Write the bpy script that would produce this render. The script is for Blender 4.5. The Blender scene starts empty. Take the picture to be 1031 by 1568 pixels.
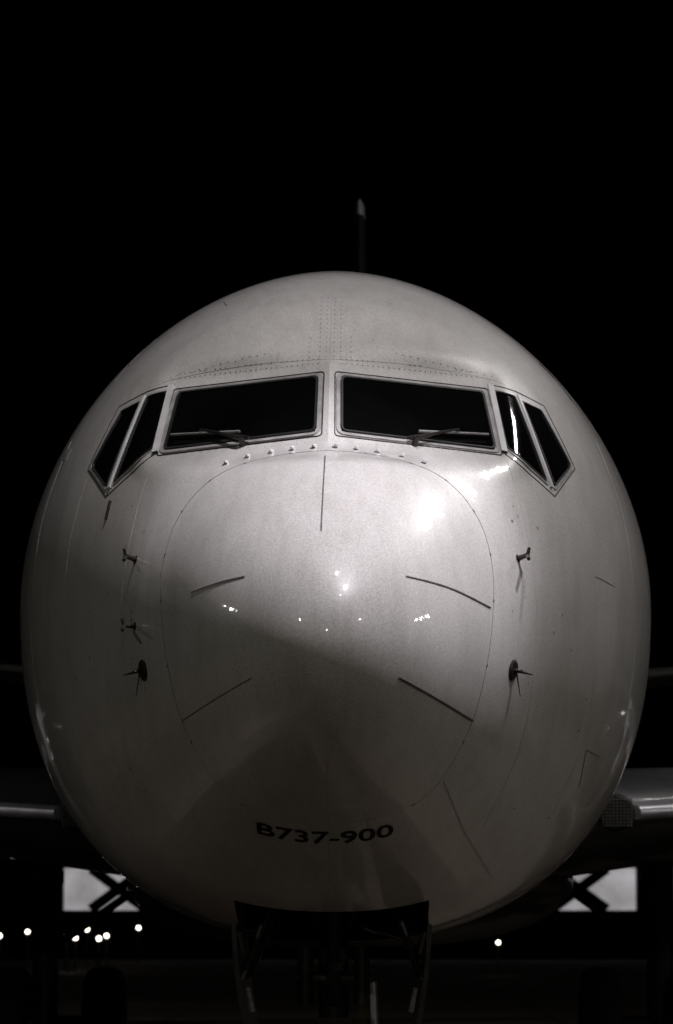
import bpy, bmesh, math, random
import numpy as np
from mathutils import Vector, Euler, Matrix
from mathutils.bvhtree import BVHTree
random.seed(4)
S=bpy.context.scene; COL=bpy.context.collection
# ------------------------------------------------------------ materials
def mat(name,col,rough=.5,metal=0,coat=0,crough=.05,emis=None,es=0,nscale=None,namt=.15,spec=.5):
    m=bpy.data.materials.new(name);m.use_nodes=True;nt=m.node_tree;b=nt.nodes["Principled BSDF"]
    b.inputs["Base Color"].default_value=(*col,1);b.inputs["Roughness"].default_value=rough
    b.inputs["Metallic"].default_value=metal;b.inputs["Coat Weight"].default_value=coat
    b.inputs["Coat Roughness"].default_value=crough;b.inputs["Specular IOR Level"].default_value=spec
    if emis:
        b.inputs["Emission Color"].default_value=(*emis,1);b.inputs["Emission Strength"].default_value=es
    tc=nt.nodes.new("ShaderNodeTexCoord")
    if nscale:
        n=nt.nodes.new("ShaderNodeTexNoise");n.inputs["Scale"].default_value=nscale;n.inputs["Detail"].default_value=6
        nt.links.new(tc.outputs["Object"],n.inputs["Vector"])
        r=nt.nodes.new("ShaderNodeValToRGB");r.color_ramp.elements[0].position=.3;r.color_ramp.elements[1].position=.7
        r.color_ramp.elements[0].color=(*[c*(1-namt) for c in col],1);r.color_ramp.elements[1].color=(*[min(1,c*(1+namt)) for c in col],1)
        nt.links.new(n.outputs["Fac"],r.inputs["Fac"]);nt.links.new(r.outputs["Color"],b.inputs["Base Color"])
    return m
def paint_mat():
    m=bpy.data.materials.new("white_aircraft_paint");m.use_nodes=True;nt=m.node_tree;N=nt.nodes;L=nt.links;b=N["Principled BSDF"]
    tc=N.new("ShaderNodeTexCoord")
    n1=N.new("ShaderNodeTexNoise");n1.inputs["Scale"].default_value=1.3;n1.inputs["Detail"].default_value=8;n1.inputs["Roughness"].default_value=.6
    L.new(tc.outputs["Object"],n1.inputs["Vector"])
    mp=N.new("ShaderNodeMapping");mp.inputs["Scale"].default_value=(11,3,.8);L.new(tc.outputs["Object"],mp.inputs["Vector"])
    n2=N.new("ShaderNodeTexNoise");n2.inputs["Scale"].default_value=1.5;n2.inputs["Detail"].default_value=7
    L.new(mp.outputs[0],n2.inputs["Vector"])
    n3=N.new("ShaderNodeTexNoise");n3.inputs["Scale"].default_value=100;n3.inputs["Detail"].default_value=4;L.new(tc.outputs["Object"],n3.inputs["Vector"])
    r1=N.new("ShaderNodeValToRGB");e=r1.color_ramp.elements;e[0].position=.3;e[0].color=(.67,.655,.64,1);e[1].position=.7;e[1].color=(.79,.775,.765,1)
    L.new(n1.outputs["Fac"],r1.inputs["Fac"])
    r2=N.new("ShaderNodeValToRGB");e=r2.color_ramp.elements;e[0].position=.28;e[0].color=(.90,.895,.88,1);e[1].position=.55;e[1].color=(1,1,1,1)
    L.new(n2.outputs["Fac"],r2.inputs["Fac"])
    r3=N.new("ShaderNodeValToRGB");e=r3.color_ramp.elements;e[0].position=.3;e[0].color=(.72,.72,.72,1);e[1].position=.65;e[1].color=(1,1,1,1)
    L.new(n3.outputs["Fac"],r3.inputs["Fac"])
    mx=N.new("ShaderNodeMixRGB");mx.blend_type='MULTIPLY';mx.inputs[0].default_value=1;L.new(r1.outputs[0],mx.inputs[1]);L.new(r2.outputs[0],mx.inputs[2])
    mx2=N.new("ShaderNodeMixRGB");mx2.blend_type='MULTIPLY';mx2.inputs[0].default_value=1;L.new(mx.outputs[0],mx2.inputs[1]);L.new(r3.outputs[0],mx2.inputs[2])
    L.new(mx2.outputs[0],b.inputs["Base Color"])
    mr=N.new("ShaderNodeMapRange");mr.inputs[3].default_value=.3;mr.inputs[4].default_value=.5;L.new(n1.outputs["Fac"],mr.inputs[0]);L.new(mr.outputs[0],b.inputs["Roughness"])
    b.inputs["Coat Weight"].default_value=.9;b.inputs["Coat Roughness"].default_value=.05
    n4=N.new("ShaderNodeTexNoise");n4.inputs["Scale"].default_value=6;n4.inputs["Detail"].default_value=3;L.new(tc.outputs["Object"],n4.inputs["Vector"])
    bp=N.new("ShaderNodeBump");bp.inputs["Strength"].default_value=.08;bp.inputs["Distance"].default_value=.02
    L.new(n4.outputs["Fac"],bp.inputs["Height"]);L.new(bp.outputs[0],b.inputs["Normal"]);L.new(bp.outputs[0],b.inputs["Coat Normal"])
    return m
PAINT=paint_mat()
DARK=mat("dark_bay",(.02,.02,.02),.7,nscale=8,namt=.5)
GLASS=mat("cockpit_glass",(.003,.003,.003),.06,nscale=3,namt=.3)
FRAME=mat("window_frame_metal",(.42,.41,.41),.38,metal=.2,nscale=12,namt=.25)
WFRAME=mat("window_post_paint",(.7,.69,.7),.35,coat=.5,nscale=10,namt=.12)
GASK=mat("window_seal_and_latch_shadow",(.015,.015,.015),.6,nscale=20)
LINE=mat("panel_gap",(.09,.09,.09),.6,nscale=20)
FAINT=mat("faint_gap",(.40,.39,.38),.6,nscale=9,namt=.25)
STRIP=mat("diverter_strip",(.20,.195,.19),.4,metal=.4,nscale=60,namt=.5)
STRIPD=mat("diverter_strip_dark",(.06,.06,.06),.4,nscale=60,namt=.5)
PROBE=mat("probe_metal_and_shadow",(.05,.045,.04),.4,metal=.7,nscale=20)
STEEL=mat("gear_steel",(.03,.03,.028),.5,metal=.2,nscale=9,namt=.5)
BLADE=mat("fan_titanium",(.2,.2,.2),.4,metal=.8,nscale=9,namt=.3)
CHROME=mat("polished_aluminium",(.8,.8,.82),.14,metal=1,nscale=6,namt=.08)
SATIN=mat("satin_aluminium",(.8,.8,.82),.32,metal=.6,nscale=6,namt=.15)
RUBBER=mat("tyre_rubber",(.02,.02,.02),.8,nscale=15,namt=.4)
TXT=mat("stencil_black",(.008,.008,.008),.7,nscale=50,namt=.4,spec=.15)
WINGP=mat("wing_grey_paint",(.06,.06,.06),.4,coat=.3,nscale=2,namt=.3)
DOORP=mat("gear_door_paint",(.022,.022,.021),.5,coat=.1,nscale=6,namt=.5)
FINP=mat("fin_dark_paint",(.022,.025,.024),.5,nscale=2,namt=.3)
LENS=mat("floodlight_lens",(.9,.9,.9),.3,emis=(1,.96,.95),es=70,nscale=3,namt=.02)
LENSD=mat("distant_lamp_lens",(.9,.9,.9),.3,emis=(1,.92,.78),es=9,nscale=3,namt=.02)
POLE=mat("galvanised_pole",(.15,.15,.15),.5,metal=.6,nscale=4)
# ------------------------------------------------------------ helpers
def add(name,vs,fs,m,parent=None,smooth=False):
    me=bpy.data.meshes.new(name);me.from_pydata([tuple(v) for v in vs],[],fs);me.update()
    o=bpy.data.objects.new(name,me);COL.objects.link(o)
    for mm in (m if isinstance(m,list) else [m]): me.materials.append(mm)
    if smooth:
        for p in me.polygons:p.use_smooth=True
    if parent:o.parent=parent
    return o
class MB:
    def __init__(s):s.v=[];s.f=[];s.mi=[]
    def poly(s,vs,fs,mi=0):
        b=len(s.v);s.v+=[tuple(v) for v in vs];s.f+=[tuple(i+b for i in f) for f in fs];s.mi+=[mi]*len(fs)
    def box(s,c,d,mi=0,rot=None):
        vs=[Vector((sx*d[0]/2,sy*d[1]/2,sz*d[2]/2)) for sx in(-1,1) for sy in(-1,1) for sz in(-1,1)]
        if rot:vs=[rot@v for v in vs]
        s.poly([v+Vector(c) for v in vs],[(0,1,3,2),(4,6,7,5),(0,4,5,1),(2,3,7,6),(0,2,6,4),(1,5,7,3)],mi)
    def cyl(s,a,b,r,r2=None,n=16,mi=0):
        a=Vector(a);b=Vector(b);r2=r if r2 is None else r2;d=(b-a).normalized();u=d.orthogonal().normalized();w=d.cross(u);vs=[]
        for c,rr in((a,r),(b,r2)):
            for i in range(n):
                t=2*math.pi*i/n;vs.append(c+(u*math.cos(t)+w*math.sin(t))*rr)
        s.poly(vs,[(i,(i+1)%n,n+(i+1)%n,n+i) for i in range(n)]+[tuple(range(n))[::-1],tuple(range(n,2*n))],mi)
    def lathe(s,prof,c,axis,n=40,mi=0):
        c=Vector(c);d=Vector(axis).normalized();u=d.orthogonal().normalized();w=d.cross(u);vs=[]
        for (h,r) in prof:
            for i in range(n):
                t=2*math.pi*i/n;vs.append(c+d*h+(u*math.cos(t)+w*math.sin(t))*r)
        s.poly(vs,[(k*n+i,k*n+(i+1)%n,(k+1)*n+(i+1)%n,(k+1)*n+i) for k in range(len(prof)-1) for i in range(n)],mi)
    def loft(s,secs,mi=0,caps=True):
        n=len(secs[0]);vs=[v for q in secs for v in q]
        fs=[(k*n+i,k*n+(i+1)%n,(k+1)*n+(i+1)%n,(k+1)*n+i) for k in range(len(secs)-1) for i in range(n)]
        if caps:fs+=[tuple(range(n))[::-1],tuple(range((len(secs)-1)*n,len(secs)*n))]
        s.poly(vs,fs,mi)
    def make(s,name,mats,parent=None,smooth=False,angle=None):
        o=add(name,s.v,s.f,mats,parent,smooth)
        for p,i in zip(o.data.polygons,s.mi):p.material_index=i
        bm=bmesh.new();bm.from_mesh(o.data);bmesh.ops.recalc_face_normals(bm,faces=bm.faces);bm.to_mesh(o.data);bm.free()
        if angle:o.data.set_sharp_from_angle(angle=math.radians(angle))
        return o
def empty(name):
    o=bpy.data.objects.new(name,None);COL.objects.link(o);return o
# ------------------------------------------------------------ fuselage
AIR=empty("airliner")
T=np.array([(0,2.85,2.85,0,2.85),(.04,3.02,2.70,.16,2.85),(.15,3.19,2.56,.31,2.86),(.3,3.34,2.44,.44,2.87),(.6,3.57,2.27,.62,2.9),
(1.1,3.85,2.07,.84,2.95),(1.4,3.97,1.98,.97,3.0),(1.7,4.2,1.89,1.09,3.05),(2.05,4.42,1.79,1.23,3.1),(2.5,4.68,1.67,1.39,3.18),(3,4.94,1.56,1.55,3.25),
(4,5.26,1.43,1.77,3.35),(5,5.41,1.405,1.89,3.40),(6,5.45,1.40,1.93,3.42),(7.5,5.45,1.4,1.94,3.42),(27,5.45,1.4,1.94,3.42),(32,5.42,2.05,1.72,3.6),(37,5.3,3.3,1.1,4.3),(41.5,5.05,4.5,.3,4.8)])
def pchip(xs,ys,x):
    h=np.diff(xs);d=np.diff(ys)/h;m=np.zeros(len(xs))
    for i in range(1,len(xs)-1):
        if d[i-1]*d[i]>0:
            w1=2*h[i]+h[i-1];w2=h[i]+2*h[i-1];m[i]=(w1+w2)/(w1/d[i-1]+w2/d[i])
    m[0]=d[0];m[-1]=d[-1]
    i=int(np.clip(np.searchsorted(xs,x)-1,0,len(h)-1));t=(x-xs[i])/h[i]
    return (2*t**3-3*t**2+1)*ys[i]+(t**3-2*t**2+t)*h[i]*m[i]+(-2*t**3+3*t**2)*ys[i+1]+(t**3-t**2)*h[i]*m[i+1]
us=np.sqrt(T[:,0])
WS=[(.0,4.415),(.845,4.395),(.92,3.96),(.0,3.955)]     # flat windshield pane outline (front elevation, half)
def sdist(x,z):
    inside=True;best=9
    for i in range(4):
        a=Vector(WS[i]);b=Vector(WS[(i+1)%4]);p=Vector((x,z));e=b-a
        cr=e.x*(p.y-a.y)-e.y*(p.x-a.x)
        if i!=3 and cr>0: inside=False
        if i==3: continue
        t=max(0,min(1,(p-a).dot(e)/e.dot(e)));best=min(best,(p-(a+e*t)).length)
    return 0 if inside else best
def shift(x,y,z):
    x=abs(x)
    if y<.9 or y>3.4 or z<3.5 or z>4.9: return 0
    yp=1.4+(.279*x+.58*(z-3.96))/.414
    d=sdist(x,z);f=max(0,1-d/.18);w=f*f*(3-2*f)
    return w*(yp-y)
N=256
verts=[(0,0,2.85)];faces=[]
R=list(np.arange(.012,2.75,.012))+[math.sqrt(q) for q in (8.5,10,12,15,18,21,24,26,27,28,29,30,31,32,33,34,35,36,37,38,39,40,41,41.5)]
for u in R:
    zt,zb,w,zm=[float(pchip(us,T[:,k],u)) for k in (1,2,3,4)];s=u*u
    for j in range(N):
        a=2*math.pi*j/N;c,sn=math.cos(a),math.sin(a)
        n=(2.05-.17*min(1,max(0,(s-2.4)/2))) if sn>0 else 2.0+.32*min(1,s/3)
        x=w*math.copysign(abs(c)**(2/n),c);z=zm+(zt-zm if sn>0 else zm-zb)*math.copysign(abs(sn)**(2/n),sn)
        verts.append((x,s+shift(x,s,z),z))
for j in range(N): faces.append((0,1+j,1+(j+1)%N))
for i in range(len(R)-1):
    for j in range(N):
        a=1+i*N+j;b=1+i*N+(j+1)%N;faces.append((a,b,b+N,a+N))
faces.append(tuple(1+(len(R)-1)*N+j for j in range(N)))
BV=BVHTree.FromPolygons(verts,faces)
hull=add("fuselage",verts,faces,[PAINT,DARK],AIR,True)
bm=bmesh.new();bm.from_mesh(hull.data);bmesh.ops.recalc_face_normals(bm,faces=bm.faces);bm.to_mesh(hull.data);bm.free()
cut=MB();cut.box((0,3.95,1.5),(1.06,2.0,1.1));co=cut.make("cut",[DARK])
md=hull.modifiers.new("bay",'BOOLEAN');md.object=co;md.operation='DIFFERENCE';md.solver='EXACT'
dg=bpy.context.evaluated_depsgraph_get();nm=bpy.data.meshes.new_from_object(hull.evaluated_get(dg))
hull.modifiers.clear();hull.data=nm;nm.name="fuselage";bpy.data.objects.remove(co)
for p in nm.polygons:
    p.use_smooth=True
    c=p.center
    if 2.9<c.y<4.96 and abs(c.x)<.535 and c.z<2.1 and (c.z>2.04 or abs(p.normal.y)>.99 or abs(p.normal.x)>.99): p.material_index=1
nm.set_sharp_from_angle(angle=math.radians(35))
def P(x,z):
    l=BV.ray_cast(Vector((x,-3,z)),Vector((0,1,0)))
    if l[0] is None: l=BV.find_nearest(Vector((x,4,z)))
    n=l[1]
    if n.y>0:n=-n
    return l[0],n
def SIDE(sg,y,z):
    l=BV.ray_cast(Vector((sg*5,y+.0003,z+.0003)),Vector((-sg,0,0)))
    if l[0] is None: l=BV.find_nearest(Vector((sg*1.95,y,z)))
    return l[0]
def dens(pts,closed=False,step=.02):
    out=[];n=len(pts)
    for i in range(n if closed else n-1):
        a=Vector(pts[i]);b=Vector(pts[(i+1)%n]);k=max(1,int((b-a).length/step))
        out+=[tuple(a+(b-a)*t/k) for t in range(k)]
    if not closed:out.append(tuple(pts[-1]))
    return out
def ribbon(mb,pts,w,h=.0015,closed=False,mi=0,mirror=False,base=-.004,step=.02):
    for sg in ((1,-1) if mirror else (1,)):
        q=[P(sg*x,z) for x,z in dens(pts,closed,step)];n=len(q);secs=[]
        for i in range(n):
            a=q[(i-1)%n][0] if (closed or i>0) else q[i][0];b=q[(i+1)%n][0] if (closed or i<n-1) else q[i][0]
            t=(b-a).normalized();nn=q[i][1];s=t.cross(nn).normalized();p=q[i][0]
            secs.append([p-s*w/2+nn*base,p-s*w/2*.9+nn*h,p+s*w/2*.9+nn*h,p+s*w/2+nn*base])
        vs=[v for c in secs for v in c];m=n if closed else n-1
        fs=[(4*i+k,4*((i+1)%n)+k,4*((i+1)%n)+k+1,4*i+k+1) for i in range(m) for k in range(3)]
        mb.poly(vs,fs,mi)
def rnd(poly,r=.03,k=5):
    out=[];n=len(poly)
    for i in range(n):
        p=Vector(poly[i]);a=(Vector(poly[i-1])-p).normalized();b=(Vector(poly[(i+1)%n])-p).normalized()
        for j in range(k+1):
            t=j/k;out.append(tuple((p+a*r)*(1-t)**2+p*2*t*(1-t)+(p+b*r)*t*t))
    return out
def pane(mb,q,off,nu=26,nv=14,mirror=True):
    for sg in ((1,-1) if mirror else (1,)):
        vs=[]
        for i in range(nu+1):
            for j in range(nv+1):
                u=i/nu;v=j/nv
                a=Vector(q[0]).lerp(Vector(q[1]),u);b=Vector(q[3]).lerp(Vector(q[2]),u);c=a.lerp(b,v)
                p,n=P(sg*c.x,c.y);vs.append(p+n*off)
        mb.poly(vs,[(i*(nv+1)+j,(i+1)*(nv+1)+j,(i+1)*(nv+1)+j+1,i*(nv+1)+j+1) for i in range(nu) for j in range(nv)])
GW=[(.062,4.352),(.815,4.335),(.865,3.972),(.066,4.005)]
G2=[(.88,4.352),(.99,4.338),(1.145,3.825),(.93,3.985)]
G3=[(1.03,4.315),(1.14,4.285),(1.295,3.97),(1.19,3.815)]
g=MB();pane(g,GW,.003);pane(g,G2,.003,12,18);pane(g,G3,.003,12,18);g.make("cockpit_windows",[GLASS],AIR,True)
f=MB()
ribbon(f,rnd(GW,.03),.012,.012,True,1,True)
for G in (G2,G3): ribbon(f,rnd(G,.025),.008,.010,True,1,True)
def off(G,d):
    c=sum((Vector(p) for p in G),Vector((0,0)))/len(G);out=[];n=len(G)
    for i in range(n):
        p=Vector(G[i]);a=(Vector(G[i-1])-p).normalized();b=(Vector(G[(i+1)%n])-p).normalized()
        na=Vector((-a.y,a.x));nb=Vector((b.y,-b.x))
        if na.dot(p-c)<0:na=-na
        if nb.dot(p-c)<0:nb=-nb
        out.append(tuple(p+(na+nb).normalized()*d/max(.5,(na+nb).length/2)))
    return out
ribbon(f,rnd(off(GW,.018),.035),.024,.008,True,0,True)
ribbon(f,rnd(off(GW,.034),.02),.005,.005,True,1,True)
ribbon(f,rnd(off(G2,.009),.02),.010,.007,True,0,True)
ribbon(f,rnd(off(G3,.011),.02),.014,.007,True,0,True)
SO=[(.845,4.40),(1.0,4.38),(1.165,4.33),(1.325,3.965),(1.19,3.755),(.92,3.945)]
ribbon(f,SO,.006,.003,False,1,True)
ribbon(f,[(.858,4.385),(.912,3.95)],.036,.018,False,2,True)
ribbon(f,[(1.008,4.345),(1.168,3.80)],.022,.015,False,2,True)
f.make("cockpit_window_frames",[FRAME,GASK,WFRAME],AIR,False)
# radome seam, panel gaps, strips
seam=[(0,3.87),(.19,3.86),(.39,3.82),(.55,3.76),(.68,3.65),(.78,3.48),(.825,3.27),(.825,3.06),(.79,2.77),(.70,2.45),(.51,2.15),(.25,2.03),(0,2.0)]
def smooth(pts,k=6):
    out=[]
    for i in range(len(pts)-1):
        p0=Vector(pts[max(0,i-1)]);p1=Vector(pts[i]);p2=Vector(pts[i+1]);p3=Vector(pts[min(len(pts)-1,i+2)])
        for j in range(k):
            t=j/k;out.append(tuple(.5*((2*p1)+(p2-p0)*t+(2*p0-5*p1+4*p2-p3)*t*t+(3*p1-p0-3*p2+p3)*t**3)))
    out.append(pts[-1]);return out
ssm=smooth(seam)
l=MB();ribbon(l,ssm[:31],.006,.001,mirror=True);ribbon(l,ssm[30:55],.004,.001,mirror=True);ribbon(l,ssm[54:],.003,.001,mirror=True,mi=1)
ribbon(l,smooth([(0,4.47),(.4,4.475),(.8,4.445),(.95,4.41)]),.003,.001,mirror=True,mi=1)
ribbon(l,[(0,4.44),(0,4.75),(0,5.1)],.003,.001,mi=1)
ribbon(l,smooth([(.93,3.9),(1.0,3.6),(1.06,3.2),(1.05,2.8),(.98,2.4),(.8,2.0)]),.003,.001,mirror=True,mi=1)
ribbon(l,smooth([(1.33,3.9),(1.42,3.5),(1.43,3.0),(1.36,2.5),(1.2,2.1)]),.003,.001,mirror=True,mi=1)
ribbon(l,smooth([(1.50,4.25),(1.64,3.8),(1.69,3.4),(1.70,3.0),(1.64,2.6)]),.006,.001,mirror=True,mi=1)
ribbon(l,[(1.38,2.44),(1.35,2.25)],.007,.002);ribbon(l,[(1.38,2.44),(1.47,2.42)],.005,.002)
ribbon(l,[(1.42,3.36),(1.55,3.34)],.005,.001);ribbon(l,[(-.62,5.02),(-.60,4.97)],.006,.001)
ribbon(l,smooth([(1.18,4.72),(1.28,4.62),(1.36,4.50)]),.016,.006);ribbon(l,smooth([(-1.02,4.85),(-1.12,4.76),(-1.17,4.68)]),.010,.004)
ribbon(l,smooth([(-1.18,4.70),(-1.25,4.58)]),.012,.004);ribbon(l,[(-1.49,4.18),(-1.52,4.11)],.03,.012)
ribbon(l,smooth([(0,2.3),(0,2.1),(0,1.7)]),.003,.001,mi=1)
l.make("panel_gaps",[LINE,FAINT],AIR)
st=MB()
ribbon(st,[(-.01,3.82),(-.02,3.37)],.006,.005)
ribbon(st,smooth([(.385,3.15),(.60,3.12),(.81,3.06)]),.0065,.005)
ribbon(st,smooth([(-.385,3.15),(-.52,3.135),(-.66,3.11)]),.006,.004)
ribbon(st,[(.35,2.66),(.72,2.50)],.009,.007,mi=2);ribbon(st,[(-.35,2.66),(-.72,2.50)],.004,.003)
ribbon(st,[(.58,2.21),(.70,1.98)],.004,.003,mi=1);ribbon(st,[(.70,1.98),(.87,1.76)],.004,.003,mi=1)
st.make("lightning_diverter_strips",[STRIP,FAINT,STRIPD],AIR)
def disc(mb,x,z,r,h=.002,n=8,mi=0):
    p,nn=P(x,z);u=nn.orthogonal().normalized();w=nn.cross(u)
    mb.poly([p+nn*h+(u*math.cos(2*math.pi*i/n)+w*math.sin(2*math.pi*i/n))*r for i in range(n)],[tuple(range(n))],mi)
rv=MB()
for sg in(1,-1):
    for i in range(28):
        x=.06+i*.028
        for k,dz in enumerate((.03,.06)):
            if k and i>6 and random.random()<.6: continue
            disc(rv,sg*x,4.415+dz-.01*x*x,.004)
    for i in range(9): disc(rv,sg*.03,4.05+i*.037,.004,.003)
    for cx in(.02,.055,.11):
        for i in range(14 if cx<.1 else 5): disc(rv,sg*cx,4.49+i*.035,.0042)
    for i in range(14):
        disc(rv,sg*(.35+i*.04),4.53-.006*i+random.uniform(-.004,.004),.0038)
    for i in range(6,len(ssm)-8,7): disc(rv,sg*ssm[i][0],ssm[i][1],.009)
    for i in range(18): disc(rv,sg*(.12+.042*i),3.935,.003)
    for _ in range(30):
        disc(rv,sg*random.uniform(.9,1.5),random.uniform(2.0,3.7),random.choice((.004,.005,.008)))
    for _ in range(12):
        disc(rv,sg*random.uniform(.1,1.0),random.uniform(4.6,4.95),.004)
rv.make("fasteners",[LINE],AIR)
lg=MB()
for x,z in((.04,3.905),(.145,3.90),(.255,3.89),(.38,3.87),(.49,3.835),(-.07,3.905),(-.18,3.90),(-.29,3.89),(-.41,3.87),(-.52,3.835)):
    p,n=P(x,z)
    lg.lathe([(-.005,.013),(.008,.012),(.014,.007),(.015,.0001)],p,n,12)
    disc(lg,x-.006,z-.010,.015,.003,10,1)  # dark disc paints the shadow beside each latch
lg.make("radome_latches_and_shadows",[WFRAME,GASK],AIR,True,40)
# wipers
wp=MB()
for sg in(1,-1):
    def q(x,z,h):
        p,n=P(sg*x,z);return p+n*h
    wp.cyl(q(.44,3.955,-.01),q(.44,3.955,.05),.018,.014)
    wp.cyl(q(.44,3.955,.045),q(.56,4.0,.05),.011,.009,8);wp.cyl(q(.56,4.0,.05),q(.66,4.035,.045),.008,.006,8)
    pts=[(.455+.37*i/10,4.022+.018*(i/10)-(.0)) for i in range(11)]
    for a,b in zip(pts[:-1],pts[1:]): wp.cyl(q(a[0],a[1],.025),q(b[0],b[1],.025),.007,.007,6,1)
    wp.cyl(q(.40,3.97,.03),q(.50,4.0,.035),.009,.006,8)
wp.make("windshield_wipers",[PROBE,FRAME],AIR)
# probes
pr=MB()
def pitot(x,z):
    p,n=P(x,z);o=p+n*.055+Vector((0,-.03,.0))
    disc(pr,x,z,.022,.002,14)
    pr.cyl(p,o,.015,.011,10);pr.cyl(o+Vector((0,.03,0)),o+Vector((0,-.14,-.035)),.012,.009,10)
    pr.cyl(o,o+Vector((0,0,.035))+n*.01,.010,.008,8)
pitot(.965,3.35);pitot(-.985,3.35);pitot(-.98,3.0)
for sg in(1,-1):
    p,n=P(sg*.93,2.77)
    pr.lathe([(-.01,.055),(.004,.055),(.012,.045),(.014,.0001)],p,n,24)
    e=p+n*.11+Vector((0,.05,-.005));pr.cyl(p,p+n*.05,.012,.010,8);pr.cyl(p+n*.03,e,.010,.003,8)
    pr.cyl(p+n*.02,p+n*.03+Vector((sg*.01,0,-.13)),.005,.002,6)  # thin dark rod modelled in place of the shadow under the vane
ribbon(pr,[(-1.155,3.72),(-1.175,3.62)],.016,.012)
pr.make("air_data_probes_and_shadow",[PROBE],AIR)
# stencil text
tc=bpy.data.curves.new("t",'FONT');tc.body="B737-900";tc.align_x='CENTER';tc.size=1;tc.resolution_u=6;tc.offset=.016
to=bpy.data.objects.new("t",tc);COL.objects.link(to);dg=bpy.context.evaluated_depsgraph_get()
tm=bpy.data.meshes.new_from_object(to.evaluated_get(dg));bpy.data.objects.remove(to)
xs=[v.co.x for v in tm.vertices];ys=[v.co.y for v in tm.vertices];sx=.69/(max(xs)-min(xs));sz=.056/(max(ys)-min(ys));xm=(max(xs)+min(xs))/2
bm=bmesh.new();bm.from_mesh(tm);bmesh.ops.triangulate(bm,faces=bm.faces)
for v in bm.verts:
    x=(v.co.x-xm)*sx-.017;z=1.907+(v.co.y-min(ys))*sz+.40*x*x;p,n=P(x,z);v.co=p+n*.003
bm.to_mesh(tm);bm.free();tm.materials.clear();tm.materials.append(TXT);tm.name="type_stencil"
to=bpy.data.objects.new("type_stencil",tm);COL.objects.link(to);to.parent=AIR
# cabin windows + doors on the sides
cw=MB()
for sg in(1,-1):
    s=6.6
    while s<33:
        c=[]
        for i in range(12):
            t=2*math.pi*i/12;yy=s+.12*math.copysign(abs(math.cos(t))**.7,math.cos(t));zz=3.85+.17*math.copysign(abs(math.sin(t))**.7,math.sin(t))
            c.append(SIDE(sg,yy,zz)+Vector((sg*.004,0,0)))
        cw.poly(c,[tuple(range(12))]);s+=.508
    for s0 in(4.9,35.0):
        r=[(s0-.43,2.75),(s0+.43,2.75),(s0+.43,4.55),(s0-.43,4.55)]
        if s0>30:r=[(a,b+.85 if b<3 else b+.2) for a,b in r]
        d=dens(rnd(r,.12),True,.05);n=len(d);vs=[]
        for yy,zz in d:
            for e in(0,.008):
                cy=yy+(e if yy<s0 else -e);vs.append(SIDE(sg,cy,zz)+Vector((sg*.003,0,0)))
        cw.poly(vs,[(2*i,2*((i+1)%n),2*((i+1)%n)+1,2*i+1) for i in range(n)])
cw.make("cabin_windows",[GLASS],AIR)
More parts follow.
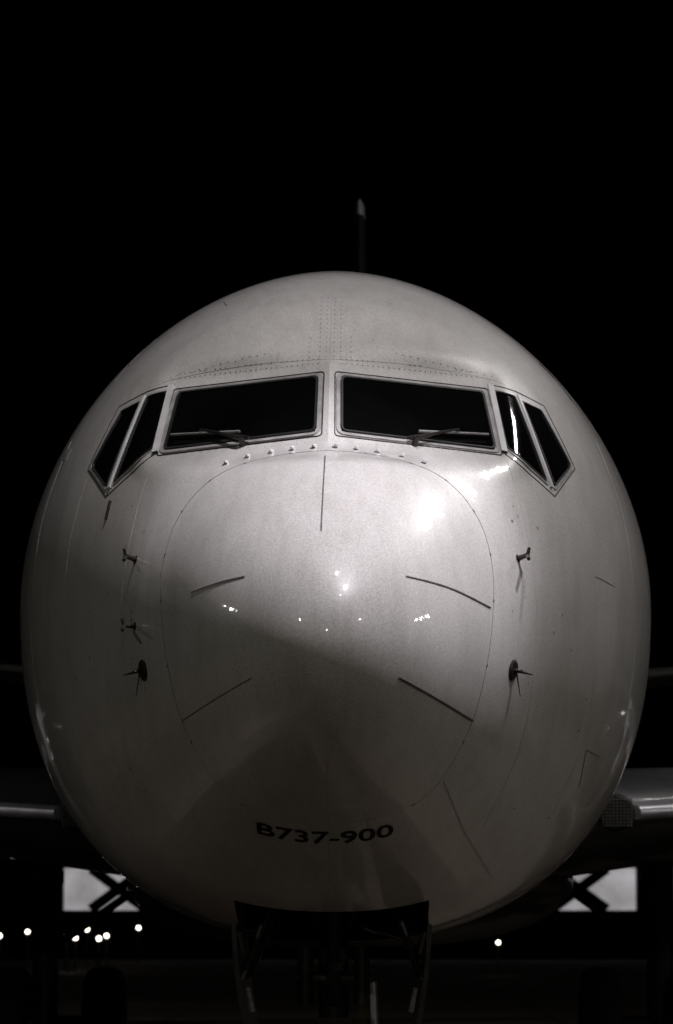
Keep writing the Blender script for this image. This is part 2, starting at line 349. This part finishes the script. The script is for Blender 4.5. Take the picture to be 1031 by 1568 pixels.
# wings
def foil(x,le,ch,z,th,tw=0):
    up=[(0,0),(.01,.16),(.04,.31),(.1,.44),(.2,.53),(.35,.56),(.55,.45),(.75,.27),(1,.01)]
    pts=[(a,b) for a,b in up]+[(a,-b*.85) for a,b in up[::-1][:-1]]
    return [Vector((x,le+a*ch,z+b*th*ch+tw*a)) for a,b in pts]
ST=[(1.2,13.4,9.0,2.30,.11),(2.0,14.1,8.3,2.40,.11),(3.2,15.1,7.1,2.52,.11),(5.2,16.8,5.2,2.72,.11),(11,20.4,3.3,3.3,.11),(17,24.0,1.7,3.9,.10),(17.4,24.5,1.5,4.2,.1),(17.9,25.6,1.0,6.3,.09)]
for sg in(1,-1):
    w=MB();w.loft([[Vector((sg*v.x,v.y,v.z)) for v in foil(*q)] for q in ST]);w.make("wing",[WINGP],AIR,True,40)
    k=MB()
    a=[(2.42,14.30,2.46),(3.4,15.10,2.54),(4.1,15.68,2.61)]
    for p0,p1 in zip(a[:-1],a[1:]): k.cyl((sg*p0[0],p0[1],p0[2]),(sg*p1[0],p1[1],p1[2]),.06,.06,16)
    k.make("leading_edge_flap",[SATIN],AIR,True,40)
    k=MB();k.lathe([(-.01,.001),(.0,.13),(.03,.15),(.12,.16)],(sg*2.24,14.0,2.45),(0,1,0),20)
    for i in range(-4,5):
        k.cyl((sg*2.24+i*.03,13.98,2.33),(sg*2.24+i*.03,13.98,2.57),.004,.004,5,1);k.cyl((sg*2.24-.12,13.97,2.45+i*.027),(sg*2.24+.12,13.97,2.45+i*.027),.004,.004,5,1)
    k.make("landing_light",[STEEL,STRIP],AIR,True,30)
    # engine
    e=MB();c=(sg*4.83,12.6,1.62)
    e.lathe([(.9,.78),(.4,.80),(.1,.84)],c,(0,1,0),48,1)
    e.lathe([(.1,.84),(.02,.88),(0,.93),(.03,.98),(.14,1.03)],c,(0,1,0),48,0)
    e.lathe([(.14,1.03),(.6,1.08),(1.4,1.10),(2.4,1.04),(3.3,.88),(3.35,.84),(3.0,.8)],c,(0,1,0),48,2)
    e.lathe([(3.0,.62),(3.6,.55),(4.3,.42),(4.3,.35),(4.9,.05)],c,(0,1,0),32,3)
    e.lathe([(.3,.001),(.45,.1),(.8,.24),(.9,.26)],c,(0,1,0),24,1)
    for i in range(24):
        t=2*math.pi*i/24;ca,sa=math.cos(t),math.sin(t);cb,sb=math.cos(t+.16),math.sin(t+.16);cc=Vector(c)
        e.poly([cc+Vector((.25*ca,.75,.25*sa)),cc+Vector((.78*ca,.72,.78*sa)),cc+Vector((.78*cb,.86,.78*sb)),cc+Vector((.25*cb,.88,.25*sb))],[(0,1,2,3)],3)
    e.lathe([(.92,.01),(.92,.79)],c,(0,1,0),32,1)
    e.loft([[Vector((sg*4.83+dx*hw,yy,zz)) for dx,zz in((-1,z0),(1,z0),(1,z1),(-1,z1))] for yy,hw,z0,z1 in((13.4,.05,2.6,2.75),(15,.2,2.2,3.0),(17.2,.2,2.1,2.9),(18.8,.05,2.4,2.6))],2)
    e.make("engine",[CHROME,DARK,WFRAME,BLADE],AIR,True,35)
    # tailplane
    w=MB();w.loft([[Vector((sg*v.x,v.y,v.z)) for v in foil(*q)] for q in((.3,36.2,4.6,4.75,.09),(7.1,40.6,1.7,5.6,.09))]);w.make("tailplane",[STRIP],AIR,True,40)
fn=MB()
def fsec(z,le,ch,th):
    return [Vector((v.z-z,v.y,z)) for v in foil(0,le,ch,z,th)]
fn.loft([fsec(5.1,29.5,11.6,.015),fsec(5.9,33.2,8.0,.035),(fsec(7,34.6,6.7,.042)),fsec(12.25,39.2,2.7,.06)])
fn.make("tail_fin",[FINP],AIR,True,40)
ft=MB();ft.loft([fsec(12.25,39.2,2.7,.063),fsec(12.5,39.5,2.4,.06),fsec(12.62,39.9,1.9,.03)]);ft.make("tail_fin_lit_tip",[WFRAME],AIR,True,60)  # paler tip: light on the fin top is put into its colour
# belly fairing
bf=MB();secs=[]
for i in range(25):
    t=i/24;yy=12.2+t*13;k=math.sin(math.pi*t)**.6+.001 if 0<t<1 else .001
    secs.append([Vector((2.1*k*math.copysign(abs(math.cos(a))**.7,math.cos(a)),yy,1.95+(.62 if math.sin(a)<0 else .5)*k*math.sin(a))) for a in [2*math.pi*j/40 for j in range(40)]])
bf.loft(secs);bf.make("wing_body_fairing",[WINGP],AIR,True,50)
# landing gear
def wheel(mb,c,r,w,side):
    mb.lathe([(-w/2,r*.55),(-w/2,r*.8),(-w*.42,r*.93),(-w*.25,r*.99),(0,r),(w*.25,r*.99),(w*.42,r*.93),(w/2,r*.8),(w/2,r*.55)],c,(1,0,0),40,1)
    mb.lathe([(-w*.42,.001),(-w*.42,r*.2),(-w*.25,r*.3),(-w*.3,r*.5),(-w/2,r*.56)],c,(1,0,0),32,0)
    mb.lathe([(w/2,r*.56),(w*.3,r*.5),(w*.25,r*.3),(w*.42,r*.2),(w*.42,.001)],c,(1,0,0),32,0)
n=MB()
n.cyl((0,4.0,2.0),(0,4.0,.85),.085);n.cyl((0,4.0,.85),(0,4.0,.34),.055,mi=2);n.cyl((-.3,4,.345),(.3,4,.345),.04)
n.cyl((0,4.0,1.0),(0,3.2,1.95),.04);n.cyl((.09,3.9,1.5),(.2,3.3,2.0),.03);n.cyl((-.09,3.9,1.5),(-.2,3.3,2.0),.03)
n.cyl((-.22,3.95,1.2),(.22,3.95,1.2),.035);n.cyl((-.16,3.93,1.05),(-.16,3.93,1.38),.045);n.cyl((.16,3.93,1.05),(.16,3.93,1.38),.045)
n.box((0,3.87,.72),(.09,.16,.3));n.box((0,3.84,.92),(.2,.08,.12))
n.lathe([(0,.001),(.02,.07),(.1,.075),(.14,.03)],(.0,3.78,1.32),(0,1,0),20,0)
n.cyl((.235,3.9,.9),(.225,3.9,1.18),.026,.022,10,3);n.cyl((.235,3.9,.7),(.235,3.9,.9),.03,.03,10,0)
for i in range(14):
    a=Vector((random.uniform(-.45,.45),random.uniform(3.1,4.6),random.uniform(1.45,2.0)));b=a+Vector((random.uniform(-.3,.3),random.uniform(-.4,.4),random.uniform(-.1,.1)));n.cyl(a,b,.012,.012,6)
for sx in(-.2,.2): wheel(n,(sx,4.0,.345),.345,.2,1)
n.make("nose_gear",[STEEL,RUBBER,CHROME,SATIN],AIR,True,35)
d=MB()
for sg in(1,-1):
    secs=[]
    for i in range(9):
        t=i/8;z=1.50-.78*t;x=sg*(.535-.02*t-.10*t*t)
        secs.append([Vector((x-sg*.016,3.0+.12*t*t,z)),Vector((x+sg*.010,3.0+.12*t*t,z)),Vector((x+sg*.010,4.85-.1*t,z)),Vector((x-sg*.016,4.85-.1*t,z))])
    d.loft(secs)
    for yy in(3.2,4.0,4.7): d.cyl((sg*.5,yy,1.2),(sg*.3,yy+.1,1.7),.018,.018,8,1)
    d.cyl((sg*.50,3.0,1.46),(sg*.475,3.0,1.34),.018,.012,8,1);d.cyl((sg*.455,3.02,1.16),(sg*.43,3.05,1.03),.012,.016,8,2)
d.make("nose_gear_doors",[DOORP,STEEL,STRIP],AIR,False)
for sg in(1,-1):
    m=MB();m.cyl((sg*3.1,21,2.3),(sg*3.1,21.1,.55),.13);m.cyl((sg*2.3,21.1,.56),(sg*3.5,21.1,.56),.07);m.cyl((sg*3.1,21.1,1.25),(sg*1.9,21.1,2.1),.04);m.cyl((sg*3.1,20.9,1.3),(sg*2.9,20.1,2.0),.05)
    m.box((sg*2.96,20.97,2.02),(.10,.12,.12))
    for sx in(2.5,3.45): wheel(m,(sg*sx,21.1,.56),.56,.4,1)
    m.make("main_gear",[STEEL,RUBBER],AIR,True,35)
# ------------------------------------------------------------ ground
gm=bpy.data.materials.new("apron_concrete");gm.use_nodes=True;nt=gm.node_tree;b=nt.nodes["Principled BSDF"];tcn=nt.nodes.new("ShaderNodeTexCoord")
n1=nt.nodes.new("ShaderNodeTexNoise");n1.inputs["Scale"].default_value=.15;n1.inputs["Detail"].default_value=9;nt.links.new(tcn.outputs["Object"],n1.inputs["Vector"])
r=nt.nodes.new("ShaderNodeValToRGB");r.color_ramp.elements[0].color=(.09,.070,.052,1);r.color_ramp.elements[1].color=(.21,.17,.125,1);r.color_ramp.elements[0].position=.35;r.color_ramp.elements[1].position=.7
nt.links.new(n1.outputs["Fac"],r.inputs["Fac"])
bk=nt.nodes.new("ShaderNodeTexBrick");bk.inputs["Scale"].default_value=.15;bk.inputs["Color1"].default_value=(1,1,1,1);bk.inputs["Color2"].default_value=(.85,.85,.85,1);bk.inputs["Mortar"].default_value=(.3,.3,.3,1);bk.inputs["Mortar Size"].default_value=.006;bk.offset=0
nt.links.new(tcn.outputs["Object"],bk.inputs["Vector"])
mx=nt.nodes.new("ShaderNodeMixRGB");mx.blend_type='MULTIPLY';mx.inputs[0].default_value=1;nt.links.new(r.outputs[0],mx.inputs[1]);nt.links.new(bk.outputs["Color"],mx.inputs[2]);nt.links.new(mx.outputs[0],b.inputs["Base Color"])
b.inputs["Roughness"].default_value=.75
add("ground",[(-2000,-2000,0),(2000,-2000,0),(2000,2000,0),(-2000,2000,0)],[(0,1,2,3)],gm)
YL=mat("yellow_marking",(.22,.17,.06),.6,nscale=5,namt=.3);WL=mat("white_marking",(.25,.25,.24),.6,nscale=5,namt=.3)
mk=MB();mk.poly([(-.08,4.4,.004),(.08,4.4,.004),(.08,160,.004),(-.08,160,.004)],[(0,1,2,3)]);
for yy in(90,): mk.poly([(-60,yy,.008),(60,yy,.008),(60,yy+.3,.008),(-60,yy+.3,.008)],[(0,1,2,3)],1)
mk.make("apron_markings",[YL,WL])
# ------------------------------------------------------------ terminal building
WALL=mat("terminal_cladding",(.02,.02,.02),.7,nscale=.5,namt=.3)
LIT=bpy.data.materials.new("lit_glazing");LIT.use_nodes=True;nt=LIT.node_tree;b=nt.nodes["Principled BSDF"];b.inputs["Base Color"].default_value=(.05,.05,.05,1)
tcn=nt.nodes.new("ShaderNodeTexCoord");n1=nt.nodes.new("ShaderNodeTexNoise");n1.inputs["Scale"].default_value=.35;n1.inputs["Detail"].default_value=5;nt.links.new(tcn.outputs["Object"],n1.inputs["Vector"])
r=nt.nodes.new("ShaderNodeValToRGB");r.color_ramp.elements[0].position=.3;r.color_ramp.elements[0].color=(.17,.163,.165,1);r.color_ramp.elements[1].position=.7;r.color_ramp.elements[1].color=(.44,.42,.44,1)
nt.links.new(n1.outputs["Fac"],r.inputs["Fac"]);nt.links.new(r.outputs[0],b.inputs["Emission Color"]);b.inputs["Emission Strength"].default_value=1
TB=empty("terminal_building");BY=202
tb=MB();zb,zt=2.78,5.2;pitch=8.73;c0=-14.4;x0=c0-3.2;nb=8
tb.box((20,BY+6,zb/2-.001),(110,12,zb));tb.box((20,BY+6,zt+2.0),(110,12.5,4.0));tb.box((x0-9-.0,BY+6,(zb+zt)/2),(18,11.9,zt-zb-.01))
tb.box((20,BY-.5,zt+4.2),(112,14,.4))
for i in range(nb):
    cx=c0+i*pitch
    tb.box((cx+3.3+1.065,BY+.3,(zb+zt)/2),(2.13,.9,zt-zb-.004))
    W=3.3
    for sg in(1,-1):
        L_=math.hypot(W,zt-zb);an=sg*math.atan2(zt-zb,W)
        tb.box((cx,BY+.1*sg+.0,(zb+zt)/2),(L_-.15,.18,.6),0,Matrix.Rotation(an,3,'Y'))
tb.make("walls_and_trusses",[WALL],TB)
gl=MB()
for i in range(nb):
    cx=c0+i*pitch;gl.box((cx+.05,BY+1.0,(zb+zt)/2),(6.48,.1,zt-zb-.01))
gl.make("glazing",[LIT],TB)
# ------------------------------------------------------------ distant apron lights
for x,y,z,r in [(-13.2,120,1.38,.07),(-14.9,150,1.54,.075),(-11.6,130,1.30,.075),(-11.3,130.5,1.30,.075),(-13.06,160,1.66,.085),(-11.08,140,1.26,.08),(-10.8,140.5,1.37,.075),(-11.3,170,1.74,.085),(4.6,120,1.145,.06)]:
    m=MB()
    m.cyl((0,0,0),(0,0,z-r*1.3),.05,.04,8,0);m.box((0,.12,z),(r*2.4,.16,r*2.6),0)
    m.lathe([(-.10,.001),(-.09,r*.6),(-.05,r*.95),(.04,r)],(0,0,z),(0,1,0),16,1)
    o=m.make("apron_light",[POLE,LENSD]);o.location=(x,y,0)
# ------------------------------------------------------------ floodlight masts (beside / behind the viewpoint)
def mast(base,h,target,power,n=4,span=2.4,blend=1,ang=60,rad=.25,color=(1,.95,.97),rows=1,aim=None,size=.2):
    M=empty("floodlight_mast");b=Vector(base);top=b+Vector((0,0,h));m=MB()
    m.cyl(b,top,.28,.14,14,0);m.cyl(b,b+Vector((0,0,.4)),.5,.45,14,0)
    d=(Vector(aim or target)-top).normalized();sd=d.cross(Vector((0,0,1))).normalized();up=sd.cross(d)
    for k in range(rows):
        t0=top+up*(k-(rows-1)/2)*size*2.6
        m.cyl(t0-sd*span/2,t0+sd*span/2,.06,.06,8,0)
        for i in range(n):
            c=t0+sd*span*((i+.5)/n-.5)+d*.25
            m.loft([[c+sd*a*q+up*e*q+d*t for a,e in((-size,-size),(size,-size),(size,size),(-size,size))] for q,t in((.5,-.25),(1,0))],0)
            z=size*.88;m.poly([c+sd*a+up*e+d*.005 for a,e in((-z,-z),(z,-z),(z,z),(-z,z))],[(0,1,2,3)],1)
    m.make("mast_and_lamps",[POLE,LENS],M,False)
    d=(Vector(target)-top).normalized()
    L=bpy.data.lights.new("floodlight_beam",'SPOT');L.energy=power;L.spot_size=math.radians(ang);L.spot_blend=blend;L.shadow_soft_size=rad;L.color=color
    o=bpy.data.objects.new("floodlight_beam",L);COL.objects.link(o);o.location=top+d*.5;o.rotation_euler=(-d).to_track_quat('Z','Y').to_euler();o.parent=M
mast((9.0,-8.5,0),24,(.20,.9,3.58),25000,4,2.0,.8,6.6,.25,(.985,.925,.99))
mast((4.5,-5.0,0),28,(.1,2.6,4.2),17000,4,2.0,1,16,.25,(1,.95,.965))
mast((11.5,15,0),16.8,(2,22,3),1500,6,3.6,1,120,.3,(1,.97,.95),rows=2,aim=(0,1.5,4),size=.3)
mast((-26,-28,0),19,(0,1.5,3),2500,4,2.4,1,15,.3,(1,.945,.76))
mast((30,-20,0),17,(.5,4,3),3500,4,2.4,1,20,.3,(1,.945,.79))
mast((-30,13,0),12,(0,2,3),350,3,7,1,25,.3,(1,.98,.9))
mast((28,11,0),9,(0,2,3),350,3,5,1,25,.3,(1,.98,.9),size=.25)  # added lamp, put in to draw a streak on the right hull side
mast((17,22,0),20,(0,41,9),1700,4,2.4,1,40,.3,(.95,1,.93))  # added lamp, put in to brighten the fin and right tailplane
mast((3,-62,0),15,(0,1,3),2300,3,2.0,1,8,.3,(1,.94,.78))  # added frontal fill to lift the chin, no known mast
# ------------------------------------------------------------ world (night) + faint moon
w=bpy.data.worlds.new("World");S.world=w;w.use_nodes=True;nt=w.node_tree;bg=nt.nodes["Background"]
sk=nt.nodes.new("ShaderNodeTexSky");sk.sky_type='NISHITA';sk.sun_disc=False;sk.sun_elevation=math.radians(-9);sk.sun_rotation=math.radians(160)
nt.links.new(sk.outputs[0],bg.inputs[0]);bg.inputs[1].default_value=.05
l=bpy.data.lights.new("moon",'SUN');l.energy=.02;l.angle=math.radians(.5);lo=bpy.data.objects.new("moon",l);COL.objects.link(lo)
lo.rotation_euler=Vector((.3,-.5,.8)).to_track_quat('Z','Y').to_euler()
# ------------------------------------------------------------ camera
F=5890
cd=bpy.data.cameras.new("camera");cam=bpy.data.objects.new("camera",cd);COL.objects.link(cam)
cam.location=(.24,-18,1.45);cam.rotation_euler=(math.pi/2+math.atan(646/F),0,math.atan(60/F));cd.sensor_fit='VERTICAL';cd.sensor_height=36;cd.lens=36*F/1568;cd.clip_end=5000
cd.dof.use_dof=True;cd.dof.focus_distance=19.0;cd.dof.aperture_fstop=5.6
S.camera=cam
S.view_settings.view_transform='Standard';S.view_settings.look='None';S.view_settings.exposure=0
